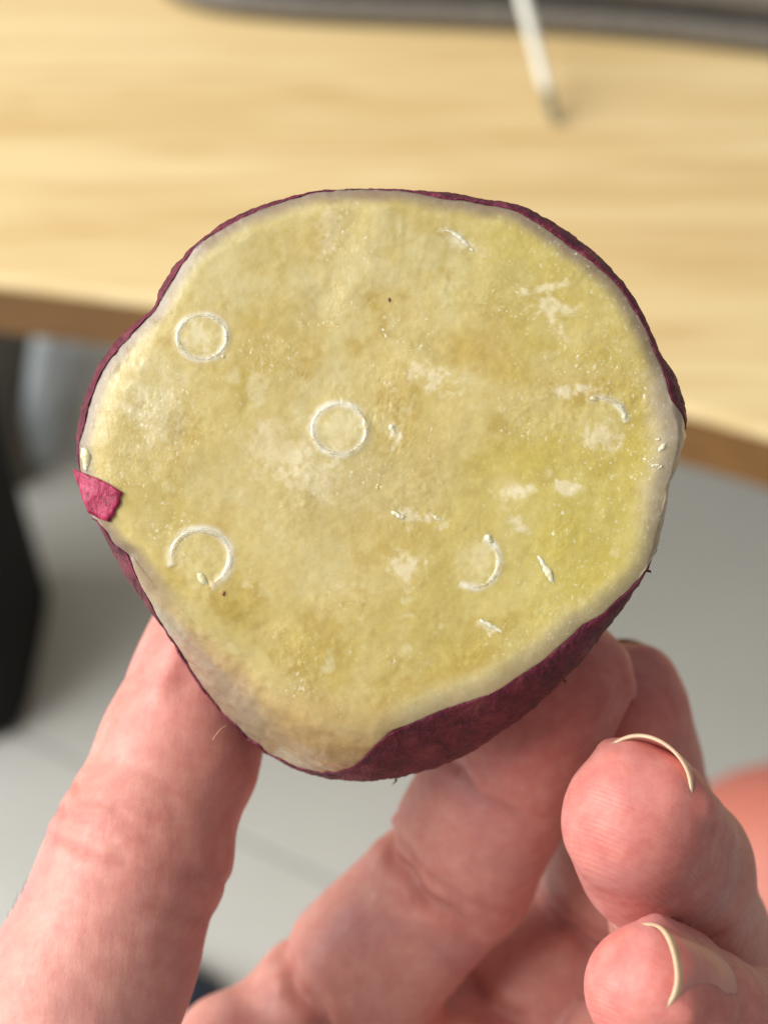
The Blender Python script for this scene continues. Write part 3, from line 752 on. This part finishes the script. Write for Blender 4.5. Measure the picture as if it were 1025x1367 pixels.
cone(fd, palm, wrist, wrist + (elbow - wrist) * .25, 21, 24, 8)
total = palm.copy(); crease_pts = []
for k, js in J.items():
    f = fd.new(); nn_ = unit(NAILN[k])
    for (a, ra), (b, rb) in zip(js[:-1], js[1:]):
        d = unit(b - a); p = -nn_; p = unit(p - d * (p @ d)); L = np.linalg.norm(b - a)
        mid_r = (ra + rb) / 2
        cone(fd, f, a, (a + b) / 2, ra, mid_r * .955, 2.5); cone(fd, f, (a + b) / 2, b, mid_r * .955, rb, 2.5)
        if b is not js[-1][0]:                                                  # soft pads between the folds
            cone(fd, f, a + d * L * .36 + p * 2.0, a + d * L * .62 + p * 2.0, mid_r * .84, mid_r * .82, 4)
    tipc, tr_ = js[-1]; dip, dr = js[-2]; d = unit(tipc - dip); p = -nn_; p = unit(p - d * (p @ d)); n_up = -p
    cone(fd, f, dip + (tipc - dip) * .45 + p * 1.6, tipc + p * 1.0 - d * .6, tr_ * 1.02, tr_ * .90, 3)   # finger pad
    s_ = np.cross(d, n_up)
    for sg in (-1, 1):                                                          # folds beside the nail
        if k == 'middle': continue
        q = tipc + s_ * sg * tr_ * .74 + n_up * tr_ * .52
        cone(fd, f, q - d * (tr_ * 1.0), q + d * tr_ * .34, 2.0, 1.5, 1.2)
    for sg in (-1, 1):                                                          # nail bed fills the space below the free edge
        q = tipc + s_ * sg * tr_ * .30 + n_up * tr_ * .36
        cone(fd, f, q - d * 4, q + d * tr_ * .36, tr_ * .55, tr_ * .50, 1.6)
    # folds at the joints
    (m0, r0), (m1, r1), (m2, r2) = js[0], js[1], js[2]
    if k == 'thumb':
        d1 = unit(m2 - m1); d2 = unit(tipc - m2)
        for tt_, dep in ((0, .35), (-.2, .15)):
            c_ = m2 + d1 * tt_ * 25; groove(fd, f, c_, unit(d1 + d2), p, r2, dep, .8, .1); crease_pts.append((c_, unit(d1 + d2), p, r2, .9))
        for tt_ in (-.06, .04, .14):
            c_ = m2 + d1 * tt_ * 30; groove(fd, f, c_, unit(d1 + d2), -p, r2, .28, .6, .15); crease_pts.append((c_, unit(d1 + d2), -p, r2, .7))
    else:
        d0 = unit(m1 - m0); d1 = unit(m2 - m1); d2 = unit(tipc - m2)
        pp = -nn_; 
        for c_, ax_, r_, dep, w_, cv in ((m0 + (m1 - m0) * .45, d0, r0, 1.9, 1.7, .1), (m1, unit(d0 + d1), r1, 1.6, 1.4, .18), (m1 + d1 * 3.2, unit(d0 + d1), r1, .4, .8, .18), (m2, unit(d1 + d2), r2, .7, .9, .12)):
            p_ = unit(pp - ax_ * (pp @ ax_)); groove(fd, f, c_, ax_, p_, r_, dep, w_, cv); crease_pts.append((c_, ax_, p_, r_, w_))
    total = np.minimum(total, smin(palm, f, 3.0)); del f
V, F = surface(fd, total)
V = V + 0
# normals for tiny relief
tri = V[F[:, 2]] - V[F[:, 0]]; tri2 = V[F[:, 3]] - V[F[:, 1]]; fn = np.cross(tri, tri2); vn = np.zeros_like(V)
for k in range(4): np.add.at(vn, F[:, k], fn)
vn /= np.linalg.norm(vn, axis=1)[:, None] + 1e-9
V = V + vn * (.22 * fbm(V, 7, 3, 90) + .07 * fbm(V * np.array([1, .4, 1]), 1.3, 3, 91))[:, None]
flush = np.zeros(len(V)); pad = np.zeros(len(V)); crease = np.zeros(len(V))
for k, js in J.items():
    tipc, tr_ = js[-1]; dd = np.linalg.norm(V - tipc, axis=1)
    flush = np.maximum(flush, (.85 if k != 'thumb' else .55) * sstep(26, 6, dd)); n_up = unit(NAILN[k])
    pad = np.maximum(pad, sstep(17, 8, dd) * sstep(.3, -.2, vn @ n_up))
    for jj, rj in js[1:3]: flush = np.maximum(flush, .35 * sstep(16, 8, np.linalg.norm(V - jj, axis=1)))
flush = np.clip(flush + .12 * fbm(V, 9, 3, 92), 0, 1)
for c_, ax_, p_, r_, w_ in crease_pts:
    dv = V - c_; s_ = dv @ ax_; g = np.exp(-(s_ / (w_ * 1.1)) ** 2) * sstep(-.2 * r_, .5 * r_, dv @ p_) * (np.linalg.norm(dv, axis=1) < r_ * 1.5); crease = np.maximum(crease, g)
hand = empty('hand', HELD); tag(hand, 'bare hand pinching the cut sweet potato between thumb and bent fingers', 'hand')
mesh_obj('palm_and_fingers', V * .001, F, ms, hand, attrs={'flush': flush, 'pad': pad, 'crease': crease})
print('hand verts', len(V))

# nails
def field_at(p):
    g = (p - fd.lo) / fd.h; i0 = np.clip(np.floor(g).astype(int), 0, fd.n - 2); f = g - i0; out = 0
    for a in (0, 1):
        for b in (0, 1):
            for c in (0, 1):
                w = (f[..., 0] if a else 1 - f[..., 0]) * (f[..., 1] if b else 1 - f[..., 1]) * (f[..., 2] if c else 1 - f[..., 2])
                out = out + w * total[i0[..., 0] + a, i0[..., 1] + b, i0[..., 2] + c]
    return out
def nail(k, width, over, back, lift=.22):
    js = J[k]; tipc, tr_ = js[-1]; d = unit(tipc - js[-2][0]); n_ = unit(NAILN[k]); n_ = unit(n_ - d * (n_ @ d)); s_ = np.cross(d, n_)
    nu, nv = 25, 30; thick = .38
    # height of the skin over the nail bed, fitted with a smooth arched sheet
    gx, gy = np.meshgrid(np.linspace(-.27, .27, 15) * width, np.linspace(-back, tr_ * .45, 19)); gx = gx.ravel(); gy = gy.ravel()
    hs = np.linspace(13, 0, 131); base = tipc + gx[:, None] * s_ + gy[:, None] * d
    inside = field_at(base[:, None, :] + hs[None, :, None] * n_) < 0
    gh = hs[np.argmax(inside, 1)]
    basis = lambda x, y: np.stack([np.ones_like(x), y, y * y], -1)
    arch = lambda x: np.sqrt((tr_ * .86) ** 2 - np.minimum(np.abs(x), tr_ * .8) ** 2) - tr_ * .86     # nail arched across the finger
    co_, *_ = np.linalg.lstsq(basis(gx, gy), gh - arch(gx), rcond=None)
    U_, V_ = np.meshgrid(np.linspace(-1, 1, nu), np.linspace(0, 1, nv))
    x = U_ * width / 2 * (1 - .10 * (1 - V_) ** 4); y = -back * (1 - .18 * U_ ** 2) * (1 - V_) + V_ * over * (1 - .26 * U_ ** 2)
    top = basis(x, y) @ co_ + arch(x) + lift - .5 * (1 - V_) ** 8 - 1.1 * np.abs(U_) ** 6
    pt = tipc + x[..., None] * s_ + y[..., None] * d + top[..., None] * n_
    V = np.concatenate([pt.reshape(-1, 3), (pt - thick * n_ - thick * .5 * U_[..., None] * s_).reshape(-1, 3)])
    V = np.array(V); F = []; mi = []
    def q(l, i, j): return l * nu * nv + j * nu + i
    for j in range(nv - 1):
        for i in range(nu - 1):
            white = 1 if j >= nv - 3 else 0
            F.append([q(0, i, j), q(0, i + 1, j), q(0, i + 1, j + 1), q(0, i, j + 1)]); mi.append(white)
            F.append([q(1, i, j), q(1, i, j + 1), q(1, i + 1, j + 1), q(1, i + 1, j)]); mi.append(white)
    for i in range(nu - 1):
        F.append([q(0, i, nv - 1), q(0, i + 1, nv - 1), q(1, i + 1, nv - 1), q(1, i, nv - 1)]); mi.append(1)
        F.append([q(0, i + 1, 0), q(0, i, 0), q(1, i, 0), q(1, i + 1, 0)]); mi.append(0)
    for j in range(nv - 1):
        F.append([q(0, 0, j), q(0, 0, j + 1), q(1, 0, j + 1), q(1, 0, j)]); mi.append(0)
        F.append([q(0, nu - 1, j + 1), q(0, nu - 1, j), q(1, nu - 1, j), q(1, nu - 1, j + 1)]); mi.append(0)
    o = mesh_obj('fingernail', V * .001, F, [mn, mne], hand); o.data.polygons.foreach_set('material_index', np.array(mi, np.int32))
    return o
nail('thumb', 13.0, 8.0, 8.5)
nail('index', 11.4, 7.6, 6.5)
nail('middle', 10.4, 5.8, 6.5)
nail('ring', 11.8, 6.9, 7.5)
nail('pinky', 9.8, 6.2, 7.5, .28)

# fine hairs at the thumb
mh = plain('hair', (60, 40, 26), (90, 60, 40), .5, 400)
mh2 = plain('pale_hair', (210, 160, 120), (230, 180, 140), .5, 400)
def hair(p0, p1, bend, z, r, mat):
    t = np.linspace(0, 1, 10); x = p0[0] + (p1[0] - p0[0]) * t; y = p0[1] + (p1[1] - p0[1]) * t + bend * np.sin(np.pi * t)
    V, F = tube(P(x, y, z), r * (1 - .7 * t), 6); mesh_obj('hair', V * .001, F, mat, hand)
hair((284, 988), (304, 968), -4, -8.5, .035, mh2)
for k in range(7):
    x = 5 + k * 4; y = 1236 - k * 8; hair((x + 4, y + 2), (x + 6 + 4 * rng.random(), y - 18 - 6 * rng.random()), 2, -14 - rng.random(), .035, mh)

# ------------------------------------------------------------------ bare knee below the desk
kc = at_dist(1062, 1222, .68)
lf = Field((-.30, -.62, -.02), (.30, .20, .20), .008)
lf = Field((kc.x - .16, -.55, -.0), (kc.x + .16, kc.y + .20, kc.z + .12), .009)
arr = lf.new()
hip = np.array([kc.x - .02, -.42, kc.z - .05]); kn = np.array(kc); ank = np.array([kc.x + .01, kc.y + .03, .085])
cone(lf, arr, hip, kn + np.array([0, -.06, -.005]), .088, .066, .02); cone(lf, arr, kn + np.array([0, -.06, -.005]), kn, .064, .064, .02)
cone(lf, arr, kn, kn + (ank - kn) * .3 + np.array([0, -.02, 0]), .062, .058, .02); cone(lf, arr, kn + (ank - kn) * .3 + np.array([0, -.02, 0]), ank, .058, .034, .02)
cone(lf, arr, ank, ank + np.array([0, -.045, -.045]), .034, .030, .015); cone(lf, arr, ank + np.array([0, .0, -.03]), ank + np.array([0, .13, -.062]), .038, .024, .02); cone(lf, arr, ank + np.array([-.02, .10, -.064]), ank + np.array([.025, .10, -.064]), .022, .022, .02)
V, F = surface(lf, arr); V[:, 2] = np.maximum(V[:, 2], .0005)
person = mesh_obj('person', V - np.array([kc.x, 0, 0]), F, mleg, matrix=Matrix.Translation((kc.x, 0, 0)))
tag(person, 'bare bent knee and leg of a seated person beside the fingers', 'person')
